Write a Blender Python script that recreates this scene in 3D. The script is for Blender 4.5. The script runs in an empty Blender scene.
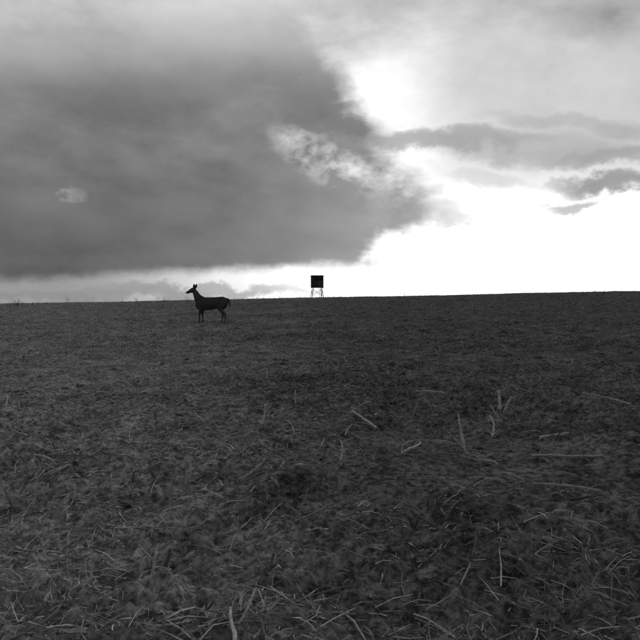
import bpy, math, numpy as np
from mathutils import Vector
rng=np.random.default_rng(7)
scn=bpy.context.scene
scn.view_settings.view_transform='Standard'; scn.view_settings.look='None'
scn.view_settings.exposure=0
F=686.0; CAMH=1.17; HZ=289.0; PITCH=2.58
# ---------------------------------------------------------------- noise / terrain
_tabs={}
def vn(x,y,s,seed):
    if seed not in _tabs: _tabs[seed]=np.random.default_rng(seed).random((256,256))
    t=_tabs[seed]; a=seed*0.7
    u=(x*math.cos(a)-y*math.sin(a))/s+seed*13.3; v=(x*math.sin(a)+y*math.cos(a))/s+seed*7.1
    iu=np.floor(u).astype(np.int64); iv=np.floor(v).astype(np.int64)
    fu=u-iu; fv=v-iv; fu=fu*fu*(3-2*fu); fv=fv*fv*(3-2*fv)
    i0=iu&255;i1=(iu+1)&255;j0=iv&255;j1=(iv+1)&255
    return (t[i0,j0]*(1-fu)+t[i1,j0]*fu)*(1-fv)+(t[i0,j1]*(1-fu)+t[i1,j1]*fu)*fv-0.5
def G(x,y,fine=True):
    x=np.asarray(x,float); y=np.asarray(y,float)
    r=np.hypot(x,y)
    tilt=0.0200*np.clip(x,-150,150)-0.00012*np.clip(x,-150,150)*np.clip(x/12,-1,1)*2
    z=tilt*1.0
    d=np.clip(y-88,0,None)
    z=z-np.where(d<60,0.0005*d*d,0.0005*3600+0.06*(d-60))
    z=z+0.20*vn(x,y,17,1)*np.clip(r/40,0,1)+0.10*vn(x,y,5.3,2)*np.clip(r/25,.25,1)
    z=z+0.07*vn(x,y,1.3,3)+0.06*vn(x,y,.55,9)
    if fine:
        k=np.clip(1.4-r/120,0.3,1)
        n=vn(x,y,.23,4); m=np.clip(.75+1.6*vn(x,y,1.9,11),.3,1.5)
        z=z+k*m*(0.075*n+0.045*np.abs(vn(x,y,.12,5))*2+0.034*vn(x,y,.06,6)+.018*vn(x,y,.028,7)+.010*vn(x,y,.014,8))
    return z
def mesh_obj(name,verts,faces,mat,smooth=True,shade=None):
    me=bpy.data.meshes.new(name)
    verts=np.asarray(verts,np.float32); faces=np.asarray(faces,np.int32)
    k=faces.shape[1]
    me.vertices.add(len(verts)); me.vertices.foreach_set('co',verts.ravel())
    me.loops.add(faces.size); me.loops.foreach_set('vertex_index',faces.ravel())
    me.polygons.add(len(faces)); me.polygons.foreach_set('loop_start',np.arange(0,faces.size,k,dtype=np.int32))
    me.polygons.foreach_set('use_smooth',np.full(len(faces),smooth))
    if shade is not None:
        a=me.attributes.new('shade','FLOAT','POINT'); a.data.foreach_set('value',np.asarray(shade,np.float32))
    me.update(calc_edges=True)
    o=bpy.data.objects.new(name,me); scn.collection.objects.link(o)
    if mat: me.materials.append(mat)
    return o
# ---------------------------------------------------------------- node expression helper
class E:
    nt=None
    def __init__(s,v): s.v=v
    @staticmethod
    def m(op,*a,clamp=False):
        n=E.nt.nodes.new('ShaderNodeMath'); n.operation=op; n.use_clamp=clamp
        for i,x in enumerate(a):
            x=x.v if isinstance(x,E) else x
            if isinstance(x,(int,float)): n.inputs[i].default_value=x
            else: E.nt.links.new(x,n.inputs[i])
        return E(n.outputs[0])
    def __add__(s,o): return E.m('ADD',s,o)
    __radd__=__add__
    def __sub__(s,o): return E.m('SUBTRACT',s,o)
    def __rsub__(s,o): return E.m('SUBTRACT',o,s)
    def __mul__(s,o): return E.m('MULTIPLY',s,o)
    __rmul__=__mul__
    def __truediv__(s,o): return E.m('DIVIDE',s,o)
def mx(a,b): return E.m('MAXIMUM',a,b)
def smin(a,b,k): return E.m('SMOOTH_MIN',a,b,k)
def sst(x,a,b,lo=0.,hi=1.):
    n=E.nt.nodes.new('ShaderNodeMapRange'); n.interpolation_type='SMOOTHSTEP'
    E.nt.links.new(x.v,n.inputs[0])
    for i,q in zip((1,2,3,4),(a,b,lo,hi)): n.inputs[i].default_value=q
    return E(n.outputs[0])
def mix(a,b,f): return a+(b-a)*f if isinstance(a,E) or isinstance(b,E) else (b-a)*f+a
def comb(x,y,z):
    n=E.nt.nodes.new('ShaderNodeCombineXYZ')
    for i,q in enumerate((x,y,z)):
        q=q.v if isinstance(q,E) else q
        if isinstance(q,(int,float)): n.inputs[i].default_value=q
        else: E.nt.links.new(q,n.inputs[i])
    return E(n.outputs[0])
def noise(vec,scale,detail=6,rough=.55,dist=0.):
    n=E.nt.nodes.new('ShaderNodeTexNoise'); n.inputs['Scale'].default_value=scale
    n.inputs['Detail'].default_value=detail; n.inputs['Roughness'].default_value=rough
    n.inputs['Distortion'].default_value=dist
    E.nt.links.new(vec.v,n.inputs['Vector']); return E(n.outputs[0])
def newmat(name,rough=.95,spec=.1):
    m=bpy.data.materials.new(name); m.use_nodes=True; E.nt=m.node_tree
    b=m.node_tree.nodes['Principled BSDF']; b.inputs['Roughness'].default_value=rough
    b.inputs['Specular IOR Level'].default_value=spec
    return m,b
def diffmat(name):
    m=bpy.data.materials.new(name); m.use_nodes=True; E.nt=m.node_tree
    m.node_tree.nodes.remove(m.node_tree.nodes['Principled BSDF'])
    b=m.node_tree.nodes.new('ShaderNodeBsdfDiffuse'); b.inputs['Roughness'].default_value=.8
    m.node_tree.links.new(b.outputs[0],m.node_tree.nodes['Material Output'].inputs[0]); return m,b
def setgray(b,e): 
    c=comb(e,e,e); E.nt.links.new(c.v,b.inputs[0])
def tc(out='Object'):
    n=E.nt.nodes.new('ShaderNodeTexCoord'); return E(n.outputs[out])
def sep(v):
    n=E.nt.nodes.new('ShaderNodeSeparateXYZ'); E.nt.links.new(v.v,n.inputs[0]); return [E(o) for o in n.outputs]
def bump(b,h,s,d):
    n=E.nt.nodes.new('ShaderNodeBump'); n.inputs['Strength'].default_value=s; n.inputs['Distance'].default_value=d
    E.nt.links.new(h.v,n.inputs['Height']); E.nt.links.new(n.outputs[0],b.inputs['Normal'])
# ---------------------------------------------------------------- world
SUN_EL,SUN_AZ=math.radians(7),math.radians(9)   # azimuth clockwise from +Y
w=bpy.data.worlds.new('World'); scn.world=w; w.use_nodes=True
nt=w.node_tree; E.nt=nt
bg=nt.nodes['Background']
sky=nt.nodes.new('ShaderNodeTexSky'); sky.sky_type='NISHITA'; sky.sun_disc=False
sky.sun_elevation=SUN_EL; sky.sun_rotation=SUN_AZ
bw=nt.nodes.new('ShaderNodeRGBToBW'); nt.links.new(sky.outputs[0],bw.inputs[0])
nish=E(bw.outputs[0])
D=tc('Generated'); X,Y,Z=sep(D)
Yc=mx(Y,0.3)
px=X/Yc*F+320.0
py=HZ-(Z/Yc*F)
n1=noise(comb(X,Y,Z*2.2),5,5,.58)-.5
n2=noise(comb(X+3.1,Y,Z*1.5),13,7,.62)-.5
n3=noise(comb(X*.8+1.7,Y+5.0,Z*2.1+X*0.25),6.5,4,.5,.3)-.5
pxn=px+n1*110+n2*55; pyn=py+n2*42+n1*20
def line(x0,y0,x1,y1,ax,ay,X_=None,Y_=None):
    X_=X_ or pxn; Y_=Y_ or pyn
    dx,dy=x1-x0,y1-y0; L=math.hypot(dx,dy); nx,ny=-dy/L,dx/L
    if (ax-x0)*nx+(ay-y0)*ny<0: nx,ny=-nx,-ny
    return (X_-x0)*nx+(Y_-y0)*ny
def ell(cx,cy,rx,ry,soft=.6,X_=None,Y_=None,rot=0.):
    X_=X_ or pxn; Y_=Y_ or pyn
    dx=X_-cx; dy=Y_-cy
    if rot: dy=dy-dx*rot
    a=dx/rx; b_=dy/ry
    return sst(a*a+b_*b_,1-soft,1+soft,1,0)
d1=line(150,276,400,266,200,200,px+n1*60,py+n2*18)
d2=line(352,80,440,214,200,200)
d3=line(440,208,376,268,200,200)
mass=smin(smin(sst(d1,-5,11),sst(d2,-14,26),.12),sst(d3,-12,20),.12)
openv=mix(0.29,1.12,sst(px+n1*60,70,350))
openv=openv*mix(1.0,.50,sst(py,225,150)*sst(px,350,490))
openv=openv*(n2*.5+1.0)
shade=0.072+sst(pyn,255,160)*0.056
shade=shade*(1+n3*2.0+n2*1.2+n1*.7)
shade=shade+sst(px+n1*60,120,0)*sst(py,250,170)*.025
shade=mx(shade,.05)+ell(82,197,14,7,.99,px+n2*120,py+n1*25+n2*30)*mx(n2*.8+n3*.3+.06,0.)
rim=sst(d2,75,4)*sst(px,240,320)*sst(py,235,190)
shade=shade+rim*mx(n2*1.6+n3*1.3+.02,0.0)*1.1
shade=shade+ell(322,160,46,22,.99,px+n1*40,py,.45)*mx(n2*2.6+n3*1.0+.08,0.0)
v=mix(openv,shade,mass)
xs,ys=px+n1*100+n2*70,py+n2*50
for (cx,cy,rx,ry,st,val,rot) in [(430,141,100,11,.75,.21,0),(530,150,110,16,.6,.28,.05),(612,158,62,9,.6,.25,-.1),(590,128,90,9,.5,.3,.1),
        (604,185,54,9,.9,.20,-.02),(566,204,30,5,.75,.31,0),(432,213,40,12,.6,.24,.1),(480,178,45,7,.45,.42,.1),
        (205,292,100,7,.7,.18,0),(60,298,90,5,.5,.20,0)]:
    v=mix(v,val+n2*.25,ell(cx,cy,rx,ry,.85,xs,ys,rot)*st)
# deck thins into brighter altostratus higher up
hi=sst(py+n1*80+n3*60+n2*20,112,10)
v=mix(v,.54+n1*.6+n3*.5+n2*.3,hi)
# away from the dawn side the overcast is dimmer
back=sst(Y,.45,-.4)
v=mix(v,.26+n1*.2,back)
v=mx(v,.03)+nish*.006
c=comb(v,v,v); nt.links.new(c.v,bg.inputs[0]); bg.inputs[1].default_value=1.0
w.cycles.sampling_method='MANUAL'; w.cycles.sample_map_resolution=512
sd=bpy.data.lights.new('sun','SUN'); sd.energy=.5; sd.angle=math.radians(14)
so=bpy.data.objects.new('sun',sd); scn.collection.objects.link(so)
dirv=Vector((math.sin(SUN_AZ)*math.cos(SUN_EL),math.cos(SUN_AZ)*math.cos(SUN_EL),math.sin(SUN_EL)))
so.rotation_euler=dirv.to_track_quat('Z','Y').to_euler(); so.location=(0,0,40)
# ---------------------------------------------------------------- ground
m_soil,b=diffmat('soil')
P=tc('Object'); x_,y_,z_=sep(P)
na=noise(P,.22,3,.6); nb=noise(P,2.2,5,.7); nc=noise(P,22,4,.75)
wet=sst(x_/(mx(y_,3.0))+(na-.5)*1.0,-.40,.12)
base=mix(.28,.150,wet)
val=base*mx(nb*2.2-.35,.25)*(sst(nc,.35,.68)*1.35+.38)
setgray(b,val)
TH=np.concatenate([np.arange(-180,-44,4.),np.arange(-44,44,.14),np.arange(44,180,4.)])
TH=np.radians(TH); 
R=np.concatenate([[0.0,.5],np.geomspace(1.0,125,1350),np.geomspace(130,1500,40)])
rr,tt=np.meshgrid(R,TH,indexing='ij'); gx=rr*np.sin(tt); gy=rr*np.cos(tt); gz=G(gx,gy)
nr,nth=rr.shape
I=np.arange(nr-1)[:,None]*nth+np.arange(nth)[None,:]
J=np.arange(nr-1)[:,None]*nth+(np.arange(nth)[None,:]+1)%nth
fc=np.stack([I,J,J+nth,I+nth],-1).reshape(-1,4)[:, ::-1]
ground=mesh_obj('ground',np.stack([gx,gy,gz],-1).reshape(-1,3),fc,m_soil,False)
# ---------------------------------------------------------------- residue
def matshade(name,mul=1.,det=2):
    m,b=diffmat(name)
    a=E.nt.nodes.new('ShaderNodeAttribute'); a.attribute_name='shade'
    s=E(a.outputs['Fac']); n=noise(tc('Object'),60,det,.6)
    setgray(b,s*(0.3+n*1.4)*mul); return m
m_res=matshade('dry_residue',1.25); m_stalk=matshade('dry_stalk',1.15)
def ribbons(x,y,L,W,yaw,pitch,arch,shade,seg=3,lift=0.0,curl=0.3,twist=.4):
    n=len(x); z0=G(x,y)+lift
    t=np.linspace(0,1,seg+1)[None,:]
    ang=yaw[:,None]+curl[:,None]*t
    h=np.cos(pitch)[:,None]*L[:,None]
    cx=x[:,None]+np.cos(ang)*h*t; cy=y[:,None]+np.sin(ang)*h*t
    jit=(rng.random((n,seg+1))-.5)*L[:,None]*.06
    cz=z0[:,None]+np.sin(pitch)[:,None]*L[:,None]*t+(arch*L)[:,None]*4*t*(1-t)+jit
    ro=twist[:,None]*(1+t*1.2)
    wx=-np.sin(ang)*np.cos(ro); wy=np.cos(ang)*np.cos(ro); wz=np.sin(ro)
    ww=(W[:,None]*(1-.6*t**2)*(.75+.5*rng.random((n,seg+1))))/2
    A=np.stack([cx-wx*ww,cy-wy*ww,cz-wz*ww],-1); B=np.stack([cx+wx*ww,cy+wy*ww,cz+wz*ww],-1)
    V=np.stack([A,B],2).reshape(-1,3)
    b0=(np.arange(n)*(2*(seg+1)))[:,None]+2*np.arange(seg)[None,:]
    Fc=np.stack([b0,b0+1,b0+3,b0+2],-1).reshape(-1,4)
    return V,Fc,np.repeat(shade,2*(seg+1))
def scatter(n,r0,r1,p,ang=44):
    u=rng.random(n); k=2-p
    r=(r0**k+u*(r1**k-r0**k))**(1/k) if abs(k)>1e-3 else r0*(r1/r0)**u
    a=np.radians(rng.uniform(-ang,ang,n)); return r*np.sin(a),r*np.cos(a),r
def cat(parts):
    V=[];Fs=[];S=[];o=0
    for v_,f_,s_ in parts: V.append(v_);Fs.append(f_+o);S.append(s_);o+=len(v_)
    return np.concatenate(V),np.concatenate(Fs),np.concatenate(S)
def clump(x,y,keep_bias=0.0):
    c=vn(x,y,.9,21)+vn(x,y,3.1,22)*.8+vn(x,y,.35,23)*.9 - .2*np.clip(x/(y+3)*3,-1,1)
    return rng.random(len(x))<np.clip(.5+c*1.7+keep_bias,.05,1)
parts=[]
def sh(n,lo,hi,x,y):
    s=lo+(hi-lo)*rng.random(n)**2.2
    return s*(1.15-.3*np.clip(x/(y+2)*2.5,-1,1))
# small broken litter lying on the ground
x,y,r=scatter(230000,1.5,100,1.30); k=clump(x,y,.06); x,y,r=x[k],y[k],r[k]; n=len(x)
big=1+np.clip(r/30,0,2.4)
parts.append(ribbons(x,y,(.02+.12*rng.random(n)**1.7)*big,rng.uniform(.002,.0065,n)*big,rng.uniform(0,6.28,n),rng.normal(.12,.22,n),
   rng.uniform(-.02,.10,n),sh(n,.09,.42,x,y),2,.006+rng.random(n)*.018,rng.normal(0,.35,n),rng.normal(0,.7,n)))
# torn leaves
x,y,r=scatter(9000,1.5,60,1.15); k=clump(x,y,-.1); x,y,r=x[k],y[k],r[k]; n=len(x)
parts.append(ribbons(x,y,rng.uniform(.05,.18,n),rng.uniform(.006,.015,n),rng.uniform(0,6.28,n),rng.normal(.10,.15,n),
   rng.uniform(0,.18,n),sh(n,.10,.32,x,y),6,.008,rng.normal(0,.6,n),rng.normal(0,.9,n)))
# tufts of thin standing blades
x,y,r=scatter(5200,1.8,95,1.0); k=clump(x,y,-.15); x,y,r=x[k],y[k],r[k]
q=8; n=len(x)*q
tx=np.repeat(x,q)+rng.normal(0,.04,n); ty=np.repeat(y,q)+rng.normal(0,.04,n)
tr=np.repeat(r,q)
parts.append(ribbons(tx,ty,rng.uniform(.03,.14,n)*(1+tr/80),rng.uniform(.002,.0045,n)*(1+tr/25),rng.uniform(0,6.28,n),rng.uniform(.4,1.5,n),
   rng.uniform(-.05,.1,n),sh(n,.09,.36,tx,ty),3,0.0,rng.normal(0,.3,n),rng.normal(0,.5,n)))
V,Fc,S=cat(parts)
mesh_obj('crop_residue',V,Fc,m_res,False,S)
def stalks(x,y,L,Rd,yaw,pitch,shade,lift=0.01,bend=None,seg=6):
    n=len(x); z0=G(x,y)+lift
    t=np.linspace(0,1,seg+1)[None,:]
    bend=np.zeros(n) if bend is None else bend
    an=yaw[:,None]+bend[:,None]*t; pi_=pitch[:,None]-np.abs(bend)[:,None]*t*.25
    h=L[:,None]*t
    jx=(rng.random((2,n,seg+1))-.5)*L[None,:,None]*.035
    cx=x[:,None]+np.cos(an)*np.cos(pi_)*h+jx[0]; cy=y[:,None]+np.sin(an)*np.cos(pi_)*h+jx[1]; cz=z0[:,None]+np.sin(pi_)*h
    Cn=np.stack([cx,cy,cz],-1)
    T=np.stack([np.cos(an)*np.cos(pi_),np.sin(an)*np.cos(pi_),np.sin(pi_)],-1)
    A=np.stack([-np.sin(an),np.cos(an),np.zeros_like(an)],-1); B=np.cross(T,A)
    rad=Rd[:,None]*(1-.3*t)*(1+.5*(rng.random((n,seg+1))-.4))
    ph=np.linspace(0,2*np.pi,7)[:-1]
    ring=Cn[:,:,None,:]+rad[:,:,None,None]*(np.cos(ph)[None,None,:,None]*A[:,:,None,:]+np.sin(ph)[None,None,:,None]*B[:,:,None,:])
    V=ring.reshape(-1,3); b0=(np.arange(n)*(seg+1)*6)[:,None,None]+(np.arange(seg)*6)[None,:,None]
    i=np.arange(6)[None,None,:]; j=(i+1)%6
    Fc=np.stack([b0+i,b0+j,b0+6+j,b0+6+i],-1).reshape(-1,4)
    cap=[]
    st=np.arange(n)*(seg+1)*6
    for o in (0,seg*6):
        for a_ in ((0,1,2,3),(0,3,4,5)): cap.append(np.stack([st+o+k for k in a_],-1))
    Fc=np.concatenate([Fc]+cap)
    return V,Fc,np.repeat(shade,(seg+1)*6)
sp=[]
x,y,r=scatter(4200,1.5,80,1.0); k=clump(x,y,.05); x,y,r=x[k],y[k],r[k]; n=len(x)
sp.append(stalks(x,y,rng.uniform(.06,.30,n),rng.uniform(.003,.007,n),rng.uniform(0,6.28,n),rng.normal(.08,.14,n),sh(n,.10,.42,x,y),.014,rng.normal(0,.2,n)))
x,y,r=scatter(2200,2.6,90,1.0); row=.76; x=np.round((x+.25*y)/row)*row-.25*y+rng.normal(0,.05,len(x)); n=len(x)
k=rng.random(n)<.55; x,y=x[k],y[k]; n=len(x)
sp.append(stalks(x,y,rng.uniform(.05,.15,n),rng.uniform(.005,.010,n),rng.uniform(0,6.28,n),rng.uniform(.6,1.5,n),sh(n,.07,.36,x,y),-.01,rng.normal(0,.3,n)))
# larger fallen and leaning stalks at their surveyed places
def gp(pxx,pyy):
    a=math.radians(PITCH); u=(pxx-320)/F; vv=-(pyy-320)/F
    d=np.array([u,math.cos(a)+vv*math.sin(a),-math.sin(a)+vv*math.cos(a)]); t=.5
    for _ in range(4000):
        p=np.array([0,0,CAMH])+d*t
        if p[2]<=G(p[0],p[1],False): break
        t*=1.003
    return p[0],p[1]
hero=[(376,430,.26,.010,2.5,.45,.40,0),(403,455,.30,.008,.55,.14,.40,.5),(262,432,.22,.008,1.3,.7,.30,.2),(466,455,.28,.008,1.9,1.0,.32,-.2),
 (492,440,.22,.009,1.0,.7,.36,.4),(500,415,.17,.015,1.6,1.35,.38,.1),(505,417,.14,.011,.6,1.2,.32,-.4),(497,418,.12,.011,2.8,1.1,.32,.3),
 (530,462,.75,.010,-.22,.05,.30,.12),(130,372,.5,.010,.9,.1,.28,.3),(160,350,.5,.011,2.6,.15,.26,.2),(630,405,.45,.010,2.3,.2,.32,.2),
 (340,470,.2,.008,1.2,.5,.28,.3),(445,402,.3,.009,2.9,.14,.34,.3),(540,440,.3,.012,.3,.08,.34,.1),(295,405,.16,.009,1.4,.9,.28,.2),
 (100,455,.3,.009,.4,.15,.32,.4),(55,475,.25,.009,2.3,.1,.30,.2),(240,480,.3,.009,.8,.3,.26,.3),(600,500,.35,.009,2.7,.1,.24,.2)]
for h in hero:
    X0,Y0=gp(h[0],h[1]); q_=lambda v_: np.array([v_],float)
    sp.append(stalks(q_(X0),q_(Y0),q_(h[2]),q_(h[3]),q_(h[4]),q_(h[5]),q_(h[6]),.022,q_(h[7]),10))
    m_=3; sp_x=np.full(m_,X0)+rng.normal(0,.015,m_); sp_y=np.full(m_,Y0)+rng.normal(0,.015,m_)
    sp.append(stalks(sp_x,sp_y,np.full(m_,h[2])*rng.uniform(.3,.8,m_),np.full(m_,.003),h[4]+rng.normal(0,.5,m_),np.full(m_,h[5])*rng.uniform(.5,1.1,m_),np.full(m_,h[6]*.9),.01,rng.normal(0,.7,m_),6))
V,Fc,S=cat(sp)
mesh_obj('corn_stubble',V,Fc,m_stalk,True,S)
wp=[]
wx=np.concatenate([rng.uniform(-42,-22,26),rng.uniform(-20,42,22)]); wy=rng.uniform(55,90,48)
q=6; n=len(wx)*q; tx=np.repeat(wx,q)+rng.normal(0,.12,n); ty=np.repeat(wy,q)+rng.normal(0,.12,n)
hh=np.repeat(rng.uniform(.3,1.0,48),q)*rng.uniform(.5,1,n)
wp.append(stalks(tx,ty,hh,np.full(n,.012),rng.uniform(0,6.28,n),rng.uniform(.9,1.5,n),rng.uniform(.05,.10,n),-.02,rng.normal(0,.5,n)))
V,Fc,S=cat(wp); mesh_obj('dry_weeds',V,Fc,m_stalk,True,S)
# soil clods
import bmesh
bm=bmesh.new(); bmesh.ops.create_icosphere(bm,subdivisions=2,radius=1); bm.verts.ensure_lookup_table()
iv=np.array([v_.co[:] for v_ in bm.verts]); ifc=np.array([[q2.index for q2 in f.verts] for f in bm.faces]); bm.free()
x,y,r=scatter(9000,1.5,70,1.0); n=len(x)
s=(.006+.030*rng.random(n)**2)*(1+r/40)
lump=1+.6*(rng.random((n,len(iv)))-.5)
sc=np.stack([rng.uniform(.8,1.4,n),rng.uniform(.8,1.4,n),rng.uniform(.5,.9,n)],-1)
V=iv[None]*lump[:,:,None]*s[:,None,None]*sc[:,None,:]+np.stack([x,y,G(x,y)+s*.1],-1)[:,None,:]
Fc=(ifc[None]+(np.arange(n)*len(iv))[:,None,None]).reshape(-1,3)
mesh_obj('soil_clods',V.reshape(-1,3),Fc,m_soil,False)
# ---------------------------------------------------------------- deer
def loft(st,side=(0,1,0),sub=4,ns=16):
    st=np.array(st,float); n=len(st)
    pts=[]
    for i in range(n-1):
        p0,p1,p2,p3=st[max(i-1,0)],st[i],st[i+1],st[min(i+2,n-1)]
        for j in range(sub):
            t=j/sub; pts.append(.5*((2*p1)+(-p0+p2)*t+(2*p0-5*p1+4*p2-p3)*t*t+(-p0+3*p1-3*p2+p3)*t**3))
    pts.append(st[-1]); pts=np.array(pts); c=pts[:,:3]; m=len(c)
    T=np.gradient(c,axis=0); T/=np.linalg.norm(T,axis=1)[:,None]+1e-9
    side=np.array(side,float); V=[]
    for i in range(m):
        s_=side-T[i]*np.dot(side,T[i]); s_/=np.linalg.norm(s_); u=np.cross(T[i],s_)
        rh,rw=max(pts[i,3],.004),max(pts[i,4],.004)
        for k in range(ns):
            a=2*math.pi*k/ns; V.append(c[i]+u*rh*math.cos(a)+s_*rw*math.sin(a))
    Fq=[]
    for i in range(m-1):
        for k in range(ns): Fq.append((i*ns+k,i*ns+(k+1)%ns,(i+1)*ns+(k+1)%ns,(i+1)*ns+k))
    Fq.append(tuple(range(ns))[::-1]); Fq.append(tuple((m-1)*ns+k for k in range(ns)))
    return [tuple(v_) for v_ in V],Fq
def build(name,lofts,mat,parent=None,vox=None,smooth=6):
    V=[];Fs=[]
    for v_,f_ in lofts:
        o=len(V); V+=v_; Fs+=[tuple(i+o for i in f) for f in f_]
    me=bpy.data.meshes.new(name); me.from_pydata(V,[],Fs)
    bm=bmesh.new(); bm.from_mesh(me); bmesh.ops.recalc_face_normals(bm,faces=bm.faces); bm.to_mesh(me); bm.free()
    me.materials.append(mat)
    for p in me.polygons: p.use_smooth=True
    o=bpy.data.objects.new(name,me); scn.collection.objects.link(o)
    if parent: o.parent=parent
    if vox:
        r_=o.modifiers.new('r','REMESH'); r_.mode='VOXEL'; r_.voxel_size=vox; r_.use_smooth_shade=True
        s_=o.modifiers.new('s','SMOOTH'); s_.iterations=smooth; s_.factor=.5
    return o
m_fur,b=newmat('deer_coat',.9,.1)
P=tc('Object'); fx,fy,fz=sep(P)
n_=noise(comb(fx*.4,fy,fz),30,4,.7)
belly=sst(fz,.50,.44)*sst(fz,.36,.42)*sst(fx,-.30,-.2)
throat=ell(-.60,.99,.07,.05,.8,fx,fz)
rump=sst(fx,.58,.66)*sst(fz,.5,.58)
muz=sst(fx,-.86,-.885)
v_=.050*(.5+n_)+belly*.03+throat*.05+rump*.03-muz*.012
v_=v_*mix(1,.65,sst(fz,.74,.88)*sst(fx,-.45,-.3))
setgray(b,mx(v_,.008)); bump(b,n_,.5,.01)
m_dark,b=newmat('hoof_and_eye',.3,.5); setgray(b,noise(tc(),20)*.02+.004)
deer=bpy.data.objects.new('deer',None); scn.collection.objects.link(deer)
L=[]
L.append(loft([(-.52,0,.71,.07,.06),(-.47,0,.695,.17,.115),(-.38,0,.675,.215,.145),(-.22,0,.66,.225,.165),(0,0,.67,.21,.175),(.2,0,.69,.195,.165),
  (.34,0,.71,.185,.155),(.44,0,.715,.17,.135),(.53,0,.715,.125,.10),(.58,0,.72,.05,.045)]))
L.append(loft([(-.28,0,.74,.15,.11),(-.40,0,.80,.165,.11),(-.475,0,.91,.125,.09),(-.525,0,1.01,.100,.078),(-.56,0,1.08,.085,.070),(-.58,0,1.13,.06,.055)]))
L.append(loft([(-.54,0,1.115,.06,.055),(-.59,0,1.13,.086,.077),(-.65,0,1.12,.084,.074),(-.71,0,1.095,.066,.060),(-.77,0,1.07,.052,.047),(-.825,0,1.05,.043,.041),(-.86,0,1.04,.027,.029)]))
for s_ in (1,-1):
    L.append(loft([(-.575,s_*.035,1.16,.020,.022),(-.56,s_*.065,1.205,.022,.044),(-.545,s_*.098,1.26,.018,.050),(-.535,s_*.122,1.31,.013,.030),(-.53,s_*.132,1.34,.008,.010)],side=(.9,.35*s_,0)))
def fleg(y,dx,kn=0.):
    return loft([(-.36,y*.8,.74,.11,.05),(-.37,y,.60,.10,.06),(-.345,y,.48,.070,.05),(-.355+dx*.3,y,.39,.045,.038),(-.36+dx*.6-kn,y,.275,.035,.031),
      (-.36+dx*.8-kn*.5,y,.20,.025,.023),(-.358+dx,y,.10,.023,.021),(-.36+dx,y,.065,.028,.026),(-.378+dx,y,.035,.026,.025),(-.392+dx,y,.0,.031,.028)],sub=4)
def hleg(y,dx):
    return loft([(.40,y*.7,.74,.16,.07),(.39,y,.64,.16,.08),(.34,y,.52,.115,.07),(.37+dx*.3,y,.43,.073,.05),(.445+dx*.6,y,.335,.043,.034),(.48+dx*.8,y,.285,.038,.031),
      (.475+dx,y,.21,.027,.025),(.465+dx,y,.10,.024,.022),(.460+dx,y,.065,.029,.027),(.442+dx,y,.035,.027,.026),(.428+dx,y,.0,.032,.029)],sub=4)
L+=[fleg(.085,.04),fleg(-.085,-.03,.01),hleg(.09,-.12),hleg(-.09,.03)]
L.append(loft([(.54,0,.81,.040,.035),(.60,0,.785,.040,.042),(.64,0,.70,.036,.045),(.648,0,.62,.028,.036),(.64,0,.55,.012,.014)]))
build('body',L,m_fur,deer,.010,4)
eyes=[]
for s_ in (1,-1): eyes.append(loft([(-.665,s_*.062,1.135,.005,.005),(-.655,s_*.065,1.135,.014,.012),(-.643,s_*.062,1.135,.005,.005)],sub=3))
eyes.append(loft([(-.880,0,1.046,.006,.008),(-.870,0,1.048,.018,.021),(-.852,0,1.052,.017,.020)],sub=3))
build('eyes_and_nose',eyes,m_dark,deer)
hv=[]
for (hx,hy) in ((-.352,.085),(-.422,-.085),(.308,.09),(.458,-.09)):
    hv.append(loft([(hx-.004,hy,.028,.029,.027),(hx-.016,hy,.012,.033,.029),(hx-.024,hy,-.004,.036,.030)],sub=2))
build('hooves',hv,m_dark,deer)
DX,DY=-3.86,24.4
deer.location=(DX,DY,float(G(DX,DY,False))-.01); deer.rotation_euler=(0,math.radians(-1),math.radians(-8)); deer.scale=(1.06,1.06,1.06)
# ---------------------------------------------------------------- hunting blind on stand
m_wood,b=newmat('weathered_panel',.9,.1); n_=noise(tc(),8,5,.6); setgray(b,.020+n_*.03)
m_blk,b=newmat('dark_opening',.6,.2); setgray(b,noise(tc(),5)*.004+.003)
m_steel,b=newmat('painted_steel',.6,.3); setgray(b,.03+noise(tc(),12)*.03)
blind=bpy.data.objects.new('hunting_blind',None); scn.collection.objects.link(blind)
def boxes(name,bs,mat,bev=.01):
    bm=bmesh.new()
    for (cx,cy,cz,sx,sy,sz) in bs:
        r_=bmesh.ops.create_cube(bm,size=1)
        for v in r_['verts']: v.co=Vector((v.co.x*sx+cx,v.co.y*sy+cy,v.co.z*sz+cz))
    me=bpy.data.meshes.new(name); bm.to_mesh(me); bm.free(); me.materials.append(mat)
    o=bpy.data.objects.new(name,me); scn.collection.objects.link(o); o.parent=blind
    if bev:
        q=o.modifiers.new('b','BEVEL'); q.width=bev; q.segments=2
    return o
def beams(name,bs,mat):
    V=[];Fs=[]
    for p,q,r_ in bs:
        p,q=np.array(p,float),np.array(q,float); t=(q-p)/np.linalg.norm(q-p)
        a=np.cross(t,[0,0,1.]); 
        if np.linalg.norm(a)<.05: a=np.cross(t,[0,1.,0])
        a/=np.linalg.norm(a); c_=np.cross(t,a); o=len(V)
        for e in (p,q):
            for k in range(8):
                th=math.pi*k/4; V.append(tuple(e+r_*(a*math.cos(th)+c_*math.sin(th))))
        for k in range(8): Fs.append((o+k,o+(k+1)%8,o+8+(k+1)%8,o+8+k))
        Fs.append(tuple(o+k for k in range(8))[::-1]); Fs.append(tuple(o+8+k for k in range(8)))
    me=bpy.data.meshes.new(name); me.from_pydata(V,[],Fs); me.materials.append(mat)
    o=bpy.data.objects.new(name,me); scn.collection.objects.link(o); o.parent=blind
H=1.50; W=1.62; BH=1.60
wl=[]
t=.05
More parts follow.
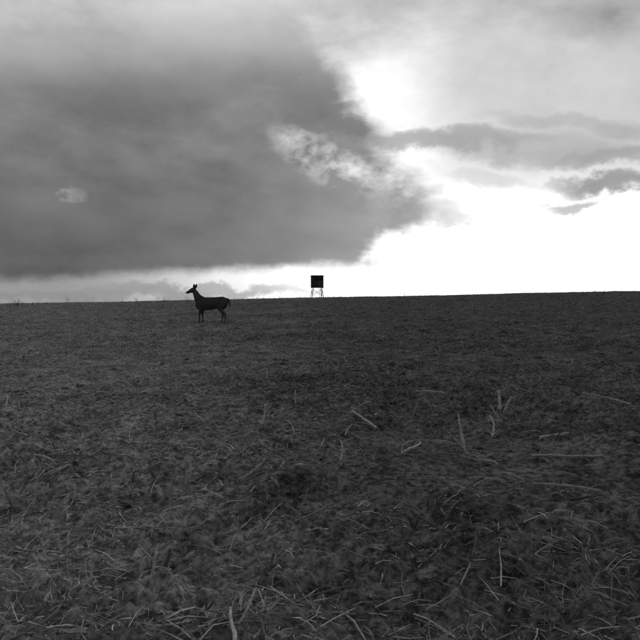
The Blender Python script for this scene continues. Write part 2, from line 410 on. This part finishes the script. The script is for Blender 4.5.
for sgn in (-1,1):
    yy=sgn*(W/2-t/2)
    wl+=[(0,yy,H+.5,W,t,1.0),(0,yy,H+BH-.14,W,t,.28),(-W/2+.14,yy,H+1.16,.28,t,.32),(W/2-.14,yy,H+1.16,.28,t,.32),(0,yy,H+1.16,.08,t,.32)]
    xx=sgn*(W/2-t/2); w2=W-2*t
    wl+=[(xx,0,H+.5,t,w2,1.0),(xx,0,H+BH-.14,t,w2,.28),(xx,-w2/2+.14,H+1.16,t,.28,.32),(xx,w2/2-.14,H+1.16,t,.28,.32)]
boxes('walls',wl,m_wood,0)
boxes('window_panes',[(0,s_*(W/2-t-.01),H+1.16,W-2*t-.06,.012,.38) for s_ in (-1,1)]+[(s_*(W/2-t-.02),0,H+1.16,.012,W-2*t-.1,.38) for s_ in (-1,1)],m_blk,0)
boxes('roof',[(0,0,H+BH+.03,W+.16,W+.16,.06),(0,0,H+BH+.085,W,W,.05)],m_wood,.02)
boxes('floor',[(0,0,H-.05,W+.08,W+.08,.10)],m_wood,.01)
boxes('door',[(.32,-W/2-.012,H+.5,.6,.022,.92)],m_steel,.004)
bs=[]; zt=H-.1
cor=[(-1,-1),(1,-1),(1,1),(-1,1)]
for (a,c_) in cor: bs.append(((a*.62,c_*.62,zt),(a*.84,c_*.84,-.25),.045))
for i in range(4):
    a,c_=cor[i]; a2,c2=cor[(i+1)%4]
    bs.append(((a*.80,c_*.80,.25),(a2*.66,c2*.66,1.2),.018)); bs.append(((a2*.80,c2*.80,.25),(a*.66,c_*.66,1.2),.018))
beams('legs',bs,m_steel)
ld=[((.14,-.88,zt+.1),(.14,-1.55,-.2),.022),((.50,-.88,zt+.1),(.50,-1.55,-.2),.022)]
for k in range(6):
    f=(k+.7)/6.5; z=zt+.1+(-.3-zt)*f; yv=-.88-.67*f; ld.append(((.14,yv,z),(.50,yv,z),.016))
beams('ladder',ld,m_steel)
BX,BY=-.42,99.0
blind.location=(BX,BY,float(G(BX,BY,False))); blind.rotation_euler=(0,0,math.radians(9))
# ---------------------------------------------------------------- camera
cd=bpy.data.cameras.new('camera'); cam=bpy.data.objects.new('camera',cd); scn.collection.objects.link(cam)
cd.sensor_width=36; cd.lens=36*F/640; cd.clip_start=.05; cd.clip_end=5000
cam.location=(0,0,CAMH); cam.rotation_euler=(math.radians(90-PITCH),0,0)
scn.camera=cam
